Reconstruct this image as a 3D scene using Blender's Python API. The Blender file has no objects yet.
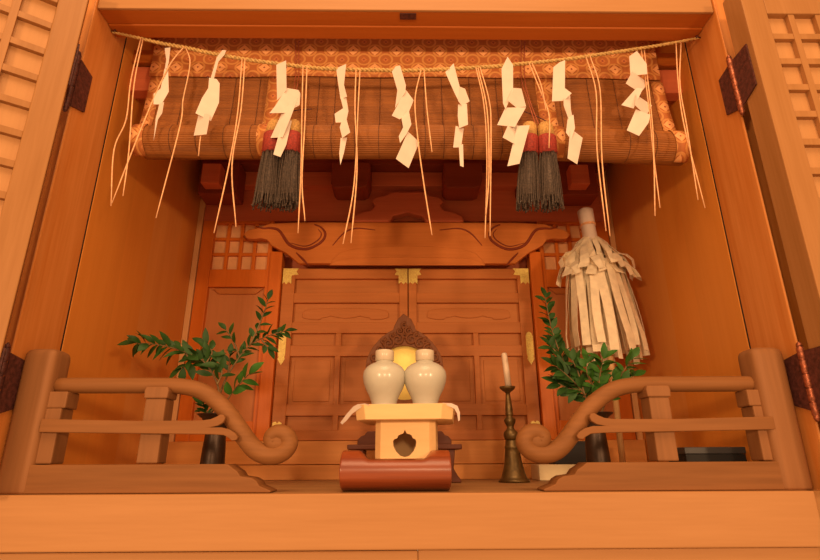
import bpy, bmesh, math, random
from mathutils import Vector, Matrix
from math import sin, cos, pi, radians
random.seed(7)
SC = bpy.context.scene
COL = SC.collection

# ------------------------------------------------------------------ camera
FPX, PITCH, ROLL, YAW = 530.5, radians(18.83), radians(-.2655), radians(.8223)
CAM = Vector((-.0101, 0, .043))
FW = Vector((sin(YAW)*cos(PITCH), cos(YAW)*cos(PITCH), sin(PITCH)))
_r0 = Vector((cos(YAW), -sin(YAW), 0)); _u0 = _r0.cross(FW)
RT = cos(ROLL)*_r0 + sin(ROLL)*_u0
UP = -sin(ROLL)*_r0 + cos(ROLL)*_u0
cd = bpy.data.cameras.new('camera'); cam = bpy.data.objects.new('camera', cd); COL.objects.link(cam)
cd.sensor_fit = 'HORIZONTAL'; cd.sensor_width = 36; cd.lens = FPX/820*36; cd.clip_start = .01
M3 = Matrix((RT, UP, -FW)).transposed()
cam.matrix_world = Matrix.Translation(CAM) @ M3.to_4x4()
SC.camera = cam

# ------------------------------------------------------------------ world, lights, exposure
w = bpy.data.worlds.new('world'); SC.world = w; w.use_nodes = True
bg = w.node_tree.nodes['Background']
bg.inputs[0].default_value = (1, .56, .27, 1); bg.inputs[1].default_value = .8
def area(name, loc, target, size, power, col):
    l = bpy.data.lights.new(name, 'AREA'); l.shape = 'DISK'; l.size = size; l.energy = power; l.color = col
    o = bpy.data.objects.new(name, l); COL.objects.link(o); o.location = loc
    o.rotation_euler = (Vector(target)-Vector(loc)).to_track_quat('-Z', 'Y').to_euler()
    return o
area('front_fill', (1.15, -1.25, .345), (0, 1, .40), .18, 17.5, (1, .62, .33))  # unseen side fill, added to brighten the left wall
area('front_fill', (-1.05, -1.25, .345), (0, 1, .40), .18, 17.5, (1, .62, .33))  # unseen side fill, added to brighten the right wall
area('front_fill', (.10, -1.25, .345), (0, 1, .40), .18, 9.5, (1, .62, .33))  # centre fill, added to brighten the shrine
area('ceiling_lamp', (0, -.5, 2.3), (0, .6, .3), 1.6, 40, (1, .62, .33))
SC.view_settings.view_transform = 'Standard'; SC.view_settings.look = 'None'
SC.view_settings.exposure = 0; SC.view_settings.gamma = 1

def at(x, y, Y):
    """point on the upright plane at depth Y that the photograph shows at (x, y)"""
    d = FW + RT*((x-410)/FPX) + UP*((280-y)/FPX)
    return CAM + d*((Y-CAM.y)/d.y)
def crop(pts, x0, y0, s): return [(x0+a/s, y0+b/s) for a, b in pts]
def xz(pts, Y): return [(lambda p: (p.x, p.z))(at(a, b, Y)) for a, b in pts]

# ------------------------------------------------------------------ materials
def nm(name):
    m = bpy.data.materials.new(name); m.use_nodes = True
    return m, m.node_tree.nodes, m.node_tree.links, m.node_tree.nodes['Principled BSDF']
def plain(name, col, rough=.5, metal=0, var=.0, scale=60, bump=0):
    m, n, l, b = nm(name)
    b.inputs['Base Color'].default_value = (*col, 1); b.inputs['Roughness'].default_value = rough; b.inputs['Metallic'].default_value = metal
    if var or bump:
        tc = n.new('ShaderNodeTexCoord'); no = n.new('ShaderNodeTexNoise'); no.inputs['Scale'].default_value = scale; no.inputs['Detail'].default_value = 5
        l.new(tc.outputs['Object'], no.inputs['Vector'])
        if var:
            cr = n.new('ShaderNodeValToRGB'); e = cr.color_ramp.elements
            e[0].position = .3; e[1].position = .7
            e[0].color = (*[c*(1-var) for c in col], 1); e[1].color = (*[min(1, c*(1+var)) for c in col], 1)
            l.new(no.outputs['Fac'], cr.inputs[0]); l.new(cr.outputs[0], b.inputs['Base Color'])
        if bump:
            bp = n.new('ShaderNodeBump'); bp.inputs['Strength'].default_value = bump; bp.inputs['Distance'].default_value = .002
            l.new(no.outputs['Fac'], bp.inputs['Height']); l.new(bp.outputs[0], b.inputs['Normal'])
    return m
def wood(name, dark, light, axis='Z', rough=.5, scale=28, planks=None, bump=.15, coat=0, knots=0):
    """grain runs along axis; planks = (axis index, [(start, factor), ...]) gives boards of different tone"""
    m, n, l, b = nm(name)
    tc = n.new('ShaderNodeTexCoord'); mp = n.new('ShaderNodeMapping')
    s = {'X': (.05, 1, 1), 'Y': (1, .05, 1), 'Z': (1, 1, .05)}[axis]
    mp.inputs['Scale'].default_value = s; l.new(tc.outputs['Object'], mp.inputs['Vector'])
    n1 = n.new('ShaderNodeTexNoise'); n1.inputs['Scale'].default_value = scale; n1.inputs['Detail'].default_value = 4; n1.inputs['Distortion'].default_value = .8
    n2 = n.new('ShaderNodeTexNoise'); n2.inputs['Scale'].default_value = scale*9; n2.inputs['Detail'].default_value = 3
    l.new(mp.outputs[0], n1.inputs['Vector']); l.new(mp.outputs[0], n2.inputs['Vector'])
    mx = n.new('ShaderNodeMix'); mx.data_type = 'FLOAT'; mx.inputs[0].default_value = .35
    l.new(n1.outputs['Fac'], mx.inputs[2]); l.new(n2.outputs['Fac'], mx.inputs[3])
    cr = n.new('ShaderNodeValToRGB'); e = cr.color_ramp.elements
    e[0].position = .33; e[1].position = .67; e[0].color = (*dark, 1); e[1].color = (*light, 1)
    l.new(mx.outputs[0], cr.inputs[0]); out = cr.outputs[0]
    if planks:
        ax, stops = planks
        sp = n.new('ShaderNodeSeparateXYZ'); l.new(tc.outputs['Object'], sp.inputs[0])
        mr = n.new('ShaderNodeMapRange'); lo, hi = stops[0][0], stops[-1][0]+.3
        mr.inputs['From Min'].default_value = lo; mr.inputs['From Max'].default_value = hi
        l.new(sp.outputs[ax], mr.inputs['Value'])
        r2 = n.new('ShaderNodeValToRGB'); r2.color_ramp.interpolation = 'CONSTANT'
        el = r2.color_ramp.elements
        for i, (p, c) in enumerate(stops):
            q = (p-lo)/(hi-lo)
            ee = el[i] if i < 2 else el.new(q)
            ee.position = q; ee.color = (*c, 1)
        l.new(mr.outputs[0], r2.inputs[0])
        mm = n.new('ShaderNodeMix'); mm.data_type = 'RGBA'; mm.blend_type = 'MULTIPLY'; mm.inputs[0].default_value = 1
        l.new(out, mm.inputs[6]); l.new(r2.outputs[0], mm.inputs[7]); out = mm.outputs[2]
    l.new(out, b.inputs['Base Color'])
    b.inputs['Roughness'].default_value = rough; b.inputs['Specular IOR Level'].default_value = .22
    if coat: b.inputs['Coat Weight'].default_value = coat; b.inputs['Coat Roughness'].default_value = .3
    if bump:
        bp = n.new('ShaderNodeBump'); bp.inputs['Strength'].default_value = bump; bp.inputs['Distance'].default_value = .001
        l.new(mx.outputs[0], bp.inputs['Height']); l.new(bp.outputs[0], b.inputs['Normal'])
    return m
def mathn(n, l, op, a, b=None):
    k = n.new('ShaderNodeMath'); k.operation = op
    for i, v in enumerate((a, b)):
        if v is None: continue
        if isinstance(v, (int, float)): k.inputs[i].default_value = v
        else: l.new(v, k.inputs[i])
    return k.outputs[0]
def brocade(name, per):
    """woven cloth: touching rounded lozenges with a flower in each, on a red-brown ground"""
    m, n, l, b = nm(name)
    tc = n.new('ShaderNodeTexCoord'); sp = n.new('ShaderNodeSeparateXYZ'); l.new(tc.outputs['Object'], sp.inputs[0])
    def cell(o):
        u = mathn(n, l, 'ADD', mathn(n, l, 'DIVIDE', sp.outputs[0], per), o+50)
        v = mathn(n, l, 'ADD', mathn(n, l, 'DIVIDE', sp.outputs[2], per), o+50)
        du = mathn(n, l, 'ABSOLUTE', mathn(n, l, 'SUBTRACT', mathn(n, l, 'FRACT', u), .5))
        dv = mathn(n, l, 'ABSOLUTE', mathn(n, l, 'SUBTRACT', mathn(n, l, 'FRACT', v), .5))
        r = mathn(n, l, 'SQRT', mathn(n, l, 'ADD', mathn(n, l, 'MULTIPLY', du, du), mathn(n, l, 'MULTIPLY', dv, dv)))
        d = mathn(n, l, 'ADD', du, dv)
        return du, dv, r, d
    _, _, r1, d1 = cell(0); _, _, r2, d2 = cell(.5)
    rm = mathn(n, l, 'MINIMUM', r1, r2)
    line = mathn(n, l, 'LESS_THAN', mathn(n, l, 'ABSOLUTE', mathn(n, l, 'SUBTRACT', rm, .30)), .045)
    fl1 = mathn(n, l, 'LESS_THAN', d1, .27); fl2 = mathn(n, l, 'LESS_THAN', d2, .15)
    core = mathn(n, l, 'LESS_THAN', mathn(n, l, 'MINIMUM', d1, d2), .055)
    def mixc(f, a, c):
        k = n.new('ShaderNodeMix'); k.data_type = 'RGBA'; l.new(f, k.inputs[0])
        if isinstance(a, tuple): k.inputs[6].default_value = (*a, 1)
        else: l.new(a, k.inputs[6])
        k.inputs[7].default_value = (*c, 1); return k.outputs[2]
    c = mixc(line, (.46, .14, .03), (.64, .27, .07))
    c = mixc(fl1, c, (.85, .40, .15)); c = mixc(fl2, c, (.58, .19, .05)); c = mixc(core, c, (.30, .06, .025))
    l.new(c, b.inputs['Base Color']); b.inputs['Roughness'].default_value = .7
    no = n.new('ShaderNodeTexNoise'); no.inputs['Scale'].default_value = 500; l.new(tc.outputs['Object'], no.inputs['Vector'])
    bp = n.new('ShaderNodeBump'); bp.inputs['Strength'].default_value = .3; bp.inputs['Distance'].default_value = .001
    l.new(no.outputs['Fac'], bp.inputs['Height']); l.new(bp.outputs[0], b.inputs['Normal'])
    return m

H1, H2 = (.32, .137, .038), (.405, .185, .063)           # pale cypress
M = {}
M['cyp_x'] = wood('cypress_lengthwise', (.40, .182, .063), (.47, .222, .083), 'X', .45, 20)
M['cyp_z'] = wood('cypress_upright', H1, H2, 'Z', .42, 22)
M['jamb'] = wood('cypress_jamb', (.50, .15, .022), (.66, .26, .07), 'Z', .42, 16)
M['wall'] = wood('wall_boards', (.66, .23, .034), (.72, .27, .045), 'Z', .45, 13,
                 planks=(1, [(.9, (.95, .95, .95)), (1.05, (1.0, 1.0, 1.0)), (1.155, (1.0, 1.1, 1.5)), (1.30, (1.0, 1.06, 1.2))]))
M['soffit_shade'] = wood('shaded_cypress', (.40, .10, .012), (.47, .125, .018), 'X', .45, 20)  # cypress with the shade of the undersides put into its colour
M['trim'] = wood('pale_corner_trim', (.70, .37, .15), (.80, .45, .19), 'Z', .45, 16)
M['panel'] = wood('pale_boards', (.46, .22, .08), (.56, .28, .11), 'Z', .5, 14)
M['rail'] = wood('worn_railing_wood', (.19, .072, .019), (.29, .115, .035), 'X', .6, 18)
M['rail_z'] = wood('worn_post_wood', (.21, .085, .028), (.30, .125, .044), 'Z', .6, 18)
M['shelf'] = wood('shelf_wood', (.32, .16, .06), (.42, .22, .085), 'X', .55, 16)
M['sill'] = wood('sill_wood', (.62, .25, .065), (.74, .32, .09), 'X', .5, 16)
M['shr_x'] = wood('shrine_wood_lengthwise', (.46, .15, .032), (.58, .20, .05), 'X', .45, 18)
M['shr_z'] = wood('shrine_wood_upright', (.46, .15, .032), (.58, .20, .05), 'Z', .45, 18)
M['shr_panel'] = wood('shrine_panel_wood', (.48, .165, .04), (.60, .22, .06), 'X', .5, 14)
M['post'] = wood('red_post_wood', (.60, .14, .012), (.70, .18, .02), 'Z', .42, 18)
M['side'] = wood('side_panel_wood', (.52, .19, .06), (.62, .24, .08), 'Z', .5, 14)
M['carve'] = wood('carved_beam_wood', (.56, .17, .03), (.70, .23, .05), 'X', .5, 16)
M['dark'] = wood('old_dark_wood', (.56, .14, .06), (.70, .19, .08), 'X', .5, 16)
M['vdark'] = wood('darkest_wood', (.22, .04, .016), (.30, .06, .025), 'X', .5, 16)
M['pane'] = plain('paper_pane', (.80, .42, .18), .8, 0, .06)
M['iron'] = plain('rusty_iron', (.10, .028, .022), .55, .3, .45, 160, .5)
M['copper'] = plain('copper_knuckle', (.36, .11, .055), .38, .7, .4, 220, .4)
M['brass'] = plain('engraved_brass', (1.0, .68, .17), .4, .1, .2, 300, .45)
M['gold'] = plain('mirror_face', (.95, .72, .20), .42, .35)
M['flame'] = wood('carved_frame_wood', (.15, .046, .012), (.20, .065, .02), 'Z', .45, 30)
M['stand'] = wood('mirror_stand_wood', (.10, .026, .012), (.14, .038, .016), 'X', .45, 20)
M['cap'] = plain('white_porcelain', (.60, .50, .37), .25, 0, .05, 25)
M['vase'] = plain('celadon_porcelain', (.52, .49, .40), .22, 0, .05, 30)
M['paper'] = plain('white_paper', (.70, .56, .46), .7, 0, .05, 40)
M['paper2'] = plain('old_paper', (.86, .72, .50), .75, 0, .12, 60)
M['tray'] = wood('offering_stand_wood', (.74, .45, .19), (.82, .54, .25), 'X', .45, 14)
M['log'] = wood('red_lacquered_log', (.12, .018, .006), (.37, .080, .021), 'X', .36, 14, coat=.8)
M['bronze'] = plain('old_brass', (.15, .09, .028), .4, .6, .35, 90, .2)
M['dbronze'] = plain('dark_bronze', (.055, .030, .018), .4, .5, .3, 60)
M['candle'] = plain('candle_wax', (.80, .62, .45), .5)
M['leaf'] = plain('evergreen_leaf', (.022, .066, .010), .5, 0, .35, 45)
M['leaf2'] = plain('bright_leaf', (.034, .115, .013), .5, 0, .3, 45)
for k_ in ('leaf', 'leaf2', 'blackbox', 'greybox'):
    if k_ in M: M[k_].node_tree.nodes['Principled BSDF'].inputs['Specular IOR Level'].default_value = .25
M['twig'] = plain('green_brown_twig', (.17, .10, .03), .6, 0, .3, 80)
M['straw'] = plain('straw', (.80, .43, .21), .6, 0, .2, 120)
M['rope'] = plain('rope_straw', (.55, .34, .11), .65, 0, .3, 200, .4)
M['bamboo'] = wood('bamboo_slats', (.22, .072, .015), (.36, .125, .027), 'X', .5, 90)
M['stitch'] = plain('dark_thread', (.10, .035, .015), .8)
M['broc'] = brocade('brocade', .047)
M['cord'] = plain('red_cord', (.42, .10, .04), .7)
M['tblack'] = plain('grey_black_threads', (.075, .047, .031), .75, 0, .6, 300)
M['tred'] = plain('red_threads', (.30, .028, .014), .75, 0, .35, 300)
M['tyel'] = plain('yellow_threads', (.52, .28, .075), .75, 0, .3, 300)
M['cream'] = plain('cream_card', (.72, .58, .34), .7)
M['blackbox'] = plain('black_card', (.016, .013, .012), .7)
M['greybox'] = plain('grey_black_card', (.06, .055, .055), .45)
M['gap_shade'] = plain('painted_gap_shade', (.02, .008, .005), .9)  # near-black colour standing in for shade in the jamb gaps

# ------------------------------------------------------------------ mesh helpers
class MB:
    def __init__(s): s.v = []; s.f = []; s.sm = []
    def add(s, vs, fs, smooth=False):
        o = len(s.v); s.v += [Vector(p) for p in vs]
        for f in fs: s.f.append([i+o for i in f]); s.sm.append(smooth)
        return s
    def box(s, x0, x1, y0, y1, z0, z1):
        vs = [(x, y, z) for z in (z0, z1) for y in (y0, y1) for x in (x0, x1)]
        return s.add(vs, [(0, 2, 3, 1), (4, 5, 7, 6), (0, 1, 5, 4), (2, 6, 7, 3), (0, 4, 6, 2), (1, 3, 7, 5)])
    def prism(s, pts, y0, y1, smooth=False):
        """outline in x, z swept from depth y0 to y1"""
        n = len(pts)
        vs = [(a, y0, b) for a, b in pts]+[(a, y1, b) for a, b in pts]
        fs = [list(range(n)), list(range(2*n-1, n-1, -1))]
        s.add(vs, fs); o = len(s.v)-2*n
        for i in range(n):
            j = (i+1) % n; s.f.append([o+i, o+n+i, o+n+j, o+j]); s.sm.append(smooth)
        return s
    def tube(s, path, rad, n=8, cap=True, flat=1.0):
        path = [Vector(p) for p in path]; k = len(path)
        if not hasattr(rad, '__len__'): rad = [rad]*k
        T = [(path[min(i+1, k-1)]-path[max(i-1, 0)]).normalized() for i in range(k)]
        a = T[0].cross(Vector((0, 1, 0)))
        if a.length < .1: a = T[0].cross(Vector((1, 0, 0)))
        a.normalize(); vs = []
        for i in range(k):
            a = (a-T[i]*a.dot(T[i])).normalized(); b = T[i].cross(a)
            for j in range(n):
                t = 2*pi*j/n; vs.append(path[i]+(a*cos(t)+b*sin(t)*flat)*rad[i])
        fs = [[i*n+j, i*n+(j+1) % n, (i+1)*n+(j+1) % n, (i+1)*n+j] for i in range(k-1) for j in range(n)]
        if cap: fs += [list(range(n-1, -1, -1)), list(range((k-1)*n, k*n))]
        return s.add(vs, fs, True)
    def lathe(s, prof, c, n=32, power=2, sy=1.0, ribs=0, amp=0, lean=(0, 0)):
        vs = []
        for r, z in prof:
            for j in range(n):
                t = 2*pi*j/n; ct, st = cos(t), sin(t)
                q = (abs(ct)**power+abs(st)**power)**(-1/power)
                rr = r*q*(1+(amp*cos(ribs*t) if ribs else 0))
                vs.append((c[0]+rr*ct+lean[0]*z, c[1]+rr*st*sy+lean[1]*z, c[2]+z))
        k = len(prof)
        fs = [[i*n+j, i*n+(j+1) % n, (i+1)*n+(j+1) % n, (i+1)*n+j] for i in range(k-1) for j in range(n)]
        fs += [list(range(n-1, -1, -1)), list(range((k-1)*n, k*n))]
        return s.add(vs, fs, True)
    def strip(s, path, wid, th=.0004):
        """ribbon: path points, one width vector per point, real thickness"""
        path = [Vector(p) for p in path]; k = len(path); vs = []
        for i in range(k):
            t = (path[min(i+1, k-1)]-path[max(i-1, 0)]); wv = Vector(wid[i])
            nrm = t.cross(wv).normalized()*th/2
            for a, b in ((-1, -1), (1, -1), (1, 1), (-1, 1)): vs.append(path[i]+wv*a/2+nrm*b)
        fs = [[i*4+j, i*4+(j+1) % 4, (i+1)*4+(j+1) % 4, (i+1)*4+j] for i in range(k-1) for j in range(4)]
        fs += [[3, 2, 1, 0], [(k-1)*4+j for j in range(4)]]
        return s.add(vs, fs)
    def sheet(s, prof, x0, x1, nx, th, dz=lambda x: 0, smooth=True):
        """profile in (y, z) swept along x, with thickness to the back"""
        k = len(prof); vs = []
        for i in range(nx+1):
            x = x0+(x1-x0)*i/nx
            for y, z in prof: vs.append((x, y, z+dz(x)))
            for y, z in prof: vs.append((x, y+th, z+dz(x)))
        q = 2*k; fs = []
        for i in range(nx):
            for j in range(k-1):
                fs.append([i*q+j, i*q+j+1, (i+1)*q+j+1, (i+1)*q+j])
                fs.append([i*q+k+j, (i+1)*q+k+j, (i+1)*q+k+j+1, i*q+k+j+1])
            fs.append([i*q, (i+1)*q, (i+1)*q+k, i*q+k]); fs.append([i*q+k-1, i*q+2*k-1, (i+1)*q+2*k-1, (i+1)*q+k-1])
        for i in (0, nx):
            for j in range(k-1): fs.append([i*q+j, i*q+k+j, i*q+k+j+1, i*q+j+1])
        return s.add(vs, fs, smooth)
    def map(s, fn): s.v = [Vector(fn(p)) for p in s.v]; return s
    def build(s, name, mat, parent=None, bevel=0, smooth_all=False):
        base = BASE.get(parent.name, Vector()) if parent else Vector()
        me = bpy.data.meshes.new(name); me.from_pydata([p-base for p in s.v], [], s.f)
        me.polygons.foreach_set('use_smooth', [True]*len(s.f) if smooth_all else s.sm)
        bm = bmesh.new(); bm.from_mesh(me); bmesh.ops.recalc_face_normals(bm, faces=bm.faces); bm.to_mesh(me); bm.free()
        me.materials.append(M[mat]); o = bpy.data.objects.new(name, me); COL.objects.link(o)
        if parent: o.parent = parent
        BASE[o.name] = base
        if bevel:
            b = o.modifiers.new('bevel', 'BEVEL'); b.width = bevel; b.segments = 2; b.limit_method = 'ANGLE'; b.angle_limit = radians(35)
        return o
BASE = {}
def tag(o, label, cat, group=None):
    o['label'] = label; o['category'] = cat
    if group: o['group'] = group
    return o
def thing(name, label, cat, loc, group=None):
    o = bpy.data.objects.new(name, None); COL.objects.link(o); o.location = loc; o.empty_display_size = .05
    BASE[o.name] = Vector(loc); return tag(o, label, cat, group)
def struct(name, mb, mat, bevel=.0015, parent=None):
    o = mb.build(name, mat, parent, bevel)
    if not parent: o['kind'] = 'structure'
    return o
def smooth_path(pts, n=6):
    """Catmull-Rom through points"""
    P = [Vector(p) for p in pts]; P = [2*P[0]-P[1]]+P+[2*P[-1]-P[-2]]; out = []
    for i in range(1, len(P)-2):
        for j in range(n):
            t = j/n; a, b, c, d = P[i-1], P[i], P[i+1], P[i+2]
            out.append(.5*((2*b)+(c-a)*t+(2*a-5*b+4*c-d)*t*t+(3*b-a-3*c+d)*t**3))
    out.append(P[-2]); return out

# ------------------------------------------------------------------ the setting: the alcove
JF = .802                                  # front of the jambs
for s, nmx in ((-1, 'left'), (1, 'right')):
    def sx(a, b): return (a, b) if s > 0 else (-b, -a)
    struct('wall_'+nmx, MB().box(*sx(.6005, .63), .9165, 1.46, -.02, 1.05), 'wall')
    struct('trim_1' if s < 0 else 'trim_2', MB().prism([(s*.6, JF), (s*.604, JF), (s*.604, .85), (s*.66, .85), (s*.66, .912), (s*.6, .912)], -.075, 1.25).map(lambda p: (p.x, p.z, p.y)), 'jamb', .002)
    struct('gap_shade_left' if s < 0 else 'gap_shade_right', MB().box(*sx(.6012, .63), .9122, .9163, -.02, 1.05), 'gap_shade', 0)  # dark strip painting the shade of the gap between jamb and wall
    struct('wall_front_'+nmx, MB().box(*sx(.661, 1.7), .852, .87, -1.2, 1.25), 'cyp_z')
    struct('trim_3' if s < 0 else 'trim_4', MB().box(*sx(.585, .60), 1.395, 1.42, .036, .93), 'trim')
t5 = struct('trim_5', MB().box(-.599, .599, .806, .8115, .872, 1.25), 'cyp_x', .0012)
struct('top_beam_shade', MB().box(-.599, .599, .812, .8455, .8722, .93), 'soffit_shade', .0005)  # underside of the top beam, split off to carry its painted shade
struct('trim_6', MB().box(-.599, .599, .846, .880, .8695, .93), 'soffit_shade', .002)
struct('trim_7', MB().box(-.602, .602, .948, .985, .868, .902), 'soffit_shade', .002)
struct('trim_8', MB().box(-.602, .602, .955, .985, .80, .862), 'dark', .002)
struct('trim_9', MB().box(-.70, .577, .806, .8295, -.0725, 0), 'cyp_x', .002)
struct('trim_10', MB().box(.579, .70, .812, .8295, -1.2, -.0005), 'cyp_z', .001)
xs = at(418, 556, .816).x
struct('wall_below_left', MB().box(-.70, xs-.0002, .816, .83, -1.2, -.0745), 'cyp_x', .002)
struct('wall_below_right', MB().box(xs-.0001, .578, .818, .83, -1.2, -.0735), 'cyp_x', .002)
struct('floor', MB().box(-.60, .60, .83, 1.46, -.03, 0), 'shelf', 0)
struct('ceiling', MB().box(-.625, .625, .99, 1.46, 1.0, 1.02), 'dark', 0)
struct('wall_back', MB().box(-.602, .602, 1.445, 1.46, .001, .999), 'dark', 0)
mb = MB()
mb.box(-.016, .016, .813, .828, .8700, .8719)
tag(mb.build('strike_plate', 'iron', None, .0005), 'small dark iron strike plate under the middle of the top beam', 'plate')

# ---- the two lattice doors, folded back
TH, PIN = .046, .057
def door(name, C, D, N, hand):
    base = Vector((C.x, C.y, 0)); d = bpy.data.objects.new(name, None); COL.objects.link(d); d.location = base; BASE[d.name] = base; d['kind'] = 'structure'
    tr = lambda p: (C.x+D.x*p.x+N.x*p.y, C.y+D.y*p.x+N.y*p.y, p.z)
    W, u0, z1 = .585, .041, .797
    pu, pz = (.0492 if hand > 0 else .058), .0539; nu, nz = (11 if hand > 0 else 9), 9
    u1 = u0+nu*pu-.011; zb = z1-nz*pz+.012
    f = MB().box(0, u0, 0, TH, .004, .868).box(u1, W, 0, TH, .004, .868)
    f.box(u0, u1, 0, TH, z1, .868).box(u0, u1, 0, TH, zb-.05, zb).box(u0, u1, 0, TH, .004, .07)
    f.map(tr).build('door_frame', 'cyp_z', d, .0015)
    g = MB()
    for i in range(1, nu): g.box(u0+i*pu-.011, u0+i*pu, .002, .0118, zb, z1)
    for j in range(1, nz): g.box(u0, u1, .003, .0118, z1-j*pz, z1-j*pz+.012)
    g.map(tr).build('lattice', 'cyp_z', d, .0006)
    p = MB(); k = 6; wdt = (u1-u0)/k
    for i in range(k): p.box(u0+i*wdt+.0004, u0+(i+1)*wdt-.0004, .012, .024, zb-.002, z1+.002)
    p.box(u0, u1, .012, .03, .07, zb-.05)
    p.map(tr).build('backing_boards', 'panel', d)
    for za, zc in ((.632, .748), (.102, .206)):                 # hinges
        h = MB(); zm = (za+zc)/2; hh = (zc-za)/2
        s = hand
        # leaf on the jamb's reveal
        lf = [(.796, zm-hh*.86), (.834, zm-hh*.62), (.834, zm+hh*.74), (.796, zm+hh*.86)]
        vs = [(s*.5995, y, z) for y, z in lf]+[(s*.597, y, z) for y, z in lf]
        h.add(vs, [(0, 1, 2, 3), (7, 6, 5, 4)]+[(i, (i+1) % 4, 4+(i+1) % 4, 4+i) for i in range(4)])
        hg = h.build('hinge', 'iron', d)
        lf = [(.0565, zm-hh*.86), (.012, zm-hh*.62), (.012, zm+hh*.86), (.0565, zm+hh*.86)]
        h2 = MB(); vs = [tr(Vector((-.0004, y, z))) for y, z in lf]+[tr(Vector((-.003, y, z))) for y, z in lf]
        h2.add(vs, [(0, 1, 2, 3), (7, 6, 5, 4)]+[(i, (i+1) % 4, 4+(i+1) % 4, 4+i) for i in range(4)])
        h2.build('door_leaf_plate', 'iron', hg)
        kn = MB(); px, py = (.5965, .7930) if s > 0 else (-.6025, .792)
        pr = [(.001, za-.008), (.004, za-.004), (.0045, za)]
        for q in range(5):
            z0 = za+(zc-za)*q/5; z2 = za+(zc-za)*(q+1)/5
            pr += [(.0035, z0), (.0052, z0+.002), (.0052, z2-.002), (.0035, z2)]
        pr += [(.0045, zc), (.004, zc+.004), (.001, zc+.008)]
        kn.lathe(pr, (px, py, 0), 12).build('knuckle', 'copper' if s > 0 else 'iron', hg)
    return d
t = radians(145)
door('door_1', Vector((-.607+PIN*sin(t), .793+PIN*cos(t), 0)), Vector((cos(t), -sin(t), 0)), Vector((-sin(t), -cos(t), 0)), -1)
door('door_2', Vector((.6, .735, 0)), Vector((1, 0, 0)), Vector((0, 1, 0)), 1)

# ------------------------------------------------------------------ the inner shrine
SH = thing('shrine_cabinet', 'brown wooden inner shrine with closed panelled double doors and carved beam, at the back', 'shrine', (0, 1.36, 0))
MB().box(-.598, .598, 1.375, 1.44, .0005, .0345).build('step', 'sill', SH, .001)
MB().box(-.598, .598, 1.385, 1.44, .036, .091).build('sill', 'sill', SH, .001)
YD = 1.40
def zy(y, Y=YD): return at(408, y, Y).z
def inner_door(sg):
    """double door leaf: stiles, rails, recessed panels; x from the meeting line outwards"""
    x0, x1 = .0045+sg*.0012, (-.3445 if sg < 0 else .3435)
    X = lambda a: x0+(x1-x0)*a                      # 0 at the meeting edge, 1 at the outer edge
    def bx(m, a, b, y0, y1, z0, z1): p, q = sorted((X(a), X(b))); m.box(p, q, y0, y1, z0, z1)
    zt, zb = zy(268.5), .0925
    r = [zy(v) for v in (278.5, 292.7, 302.5, 322, 333, 345.2, 356, 404, 415.5, 430)]
    ro = MB(); a0, a1 = .066, .90; mu0, mu1 = .515, .557
    bx(ro, 0, a0, YD, YD+.022, zb, zt); bx(ro, a1, 1, YD, YD+.022, zb, zt)
    for p, q in ((zt, r[0]), (r[1], r[2]), (r[3], r[4]), (r[5], r[6]), (r[7], r[8]), (r[9], zb)): bx(ro, a0, a1, YD+.0005, YD+.021, q, p)
    bx(ro, mu0, mu1, YD+.0008, YD+.02, r[9], r[4])
    d = ro.build('door', 'shr_x', SH, .0012)
    pn = MB(); bx(pn, a0-.01, a1+.01, YD+.0145, YD+.021, zb+.01, zt-.01); pn.build('panel', 'shr_panel', d)
    # raised fields in the tall lower panels
    fl = MB()
    for pa, pb in ((a0, mu0), (mu1, a1)):
        bx(fl, pa+.035, pb-.035, YD+.0115, YD+.0145, r[7]+.008, r[6]-.008)
    fl.build('raised_field', 'shr_panel', d, .002)
    # carved cloud plate in the second panel
    cp = MB(); n = 40; zc = (r[2]+r[3])/2; hgt = (r[2]-r[3])
    top = [(X(.15+.68*i/n), zc+hgt*.28*(sin(pi*i/n)**.25 if 0 < i < n else 0)) for i in range(n+1)]
    bot = [(X(.15+.68*i/n), zc-hgt*(.12+.13*abs(sin(3*pi*i/n))**.7+.08*(cos(2*pi*i/n) > .2))) for i in range(n, -1, -1)]
    cp.prism(top+bot, YD+.0105, YD+.0147); cp.build('carved_plate', 'shr_x', d, .0015)
    # engraved brass
    def fit(pts): MB().prism(pts, YD-.0022, YD+.0005).build('corner_fitting', 'brass', d)
    for e, dirn in ((0, 1), (1, -1)):
        ex = X(e); k = (1 if x1 > x0 else -1)*dirn; wl = .036 if e == 0 else .044; hl = .046; ws = .025
        fit([(ex+k*.0006, zt-.0006), (ex+k*wl, zt-.0006), (ex+k*(wl-.006), zt-.009), (ex+k*wl, zt-.019), (ex+k*ws, zt-.021),
             (ex+k*ws, zt-hl), (ex+k*(ws*.72), zt-hl+.006), (ex+k*(ws*.45), zt-hl-.001), (ex+k*(ws*.2), zt-hl+.006), (ex+k*.0006, zt-hl)])
        if e == 1:
            z0, z1 = zb+.0, zy(421)
            fit([(ex+k*.003, z0), (ex+k*.026, z0), (ex+k*.026, z1-.004), (ex+k*.019, z1), (ex+k*.0145, z1-.005), (ex+k*.010, z1), (ex+k*.003, z1-.004)])
    g = MB(); cx = X(1)+(.013 if sg < 0 else -.013); za, zc2 = zy(365), zy(332)
    hw = .0095
    g.prism([(cx-hw, za+.016), (cx, za), (cx+hw, za+.016), (cx+hw*.8, za+.022), (cx+hw, za+.028), (cx+hw, zc2-.012), (cx+hw*.6, zc2-.003), (cx, zc2), (cx-hw*.6, zc2-.003), (cx-hw, zc2-.012), (cx-hw, za+.028), (cx-hw*.8, za+.022)], YD-.0022, YD+.0005)
    gg = g.build('strap_plate', 'brass', d)
inner_door(-1); inner_door(1)
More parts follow.
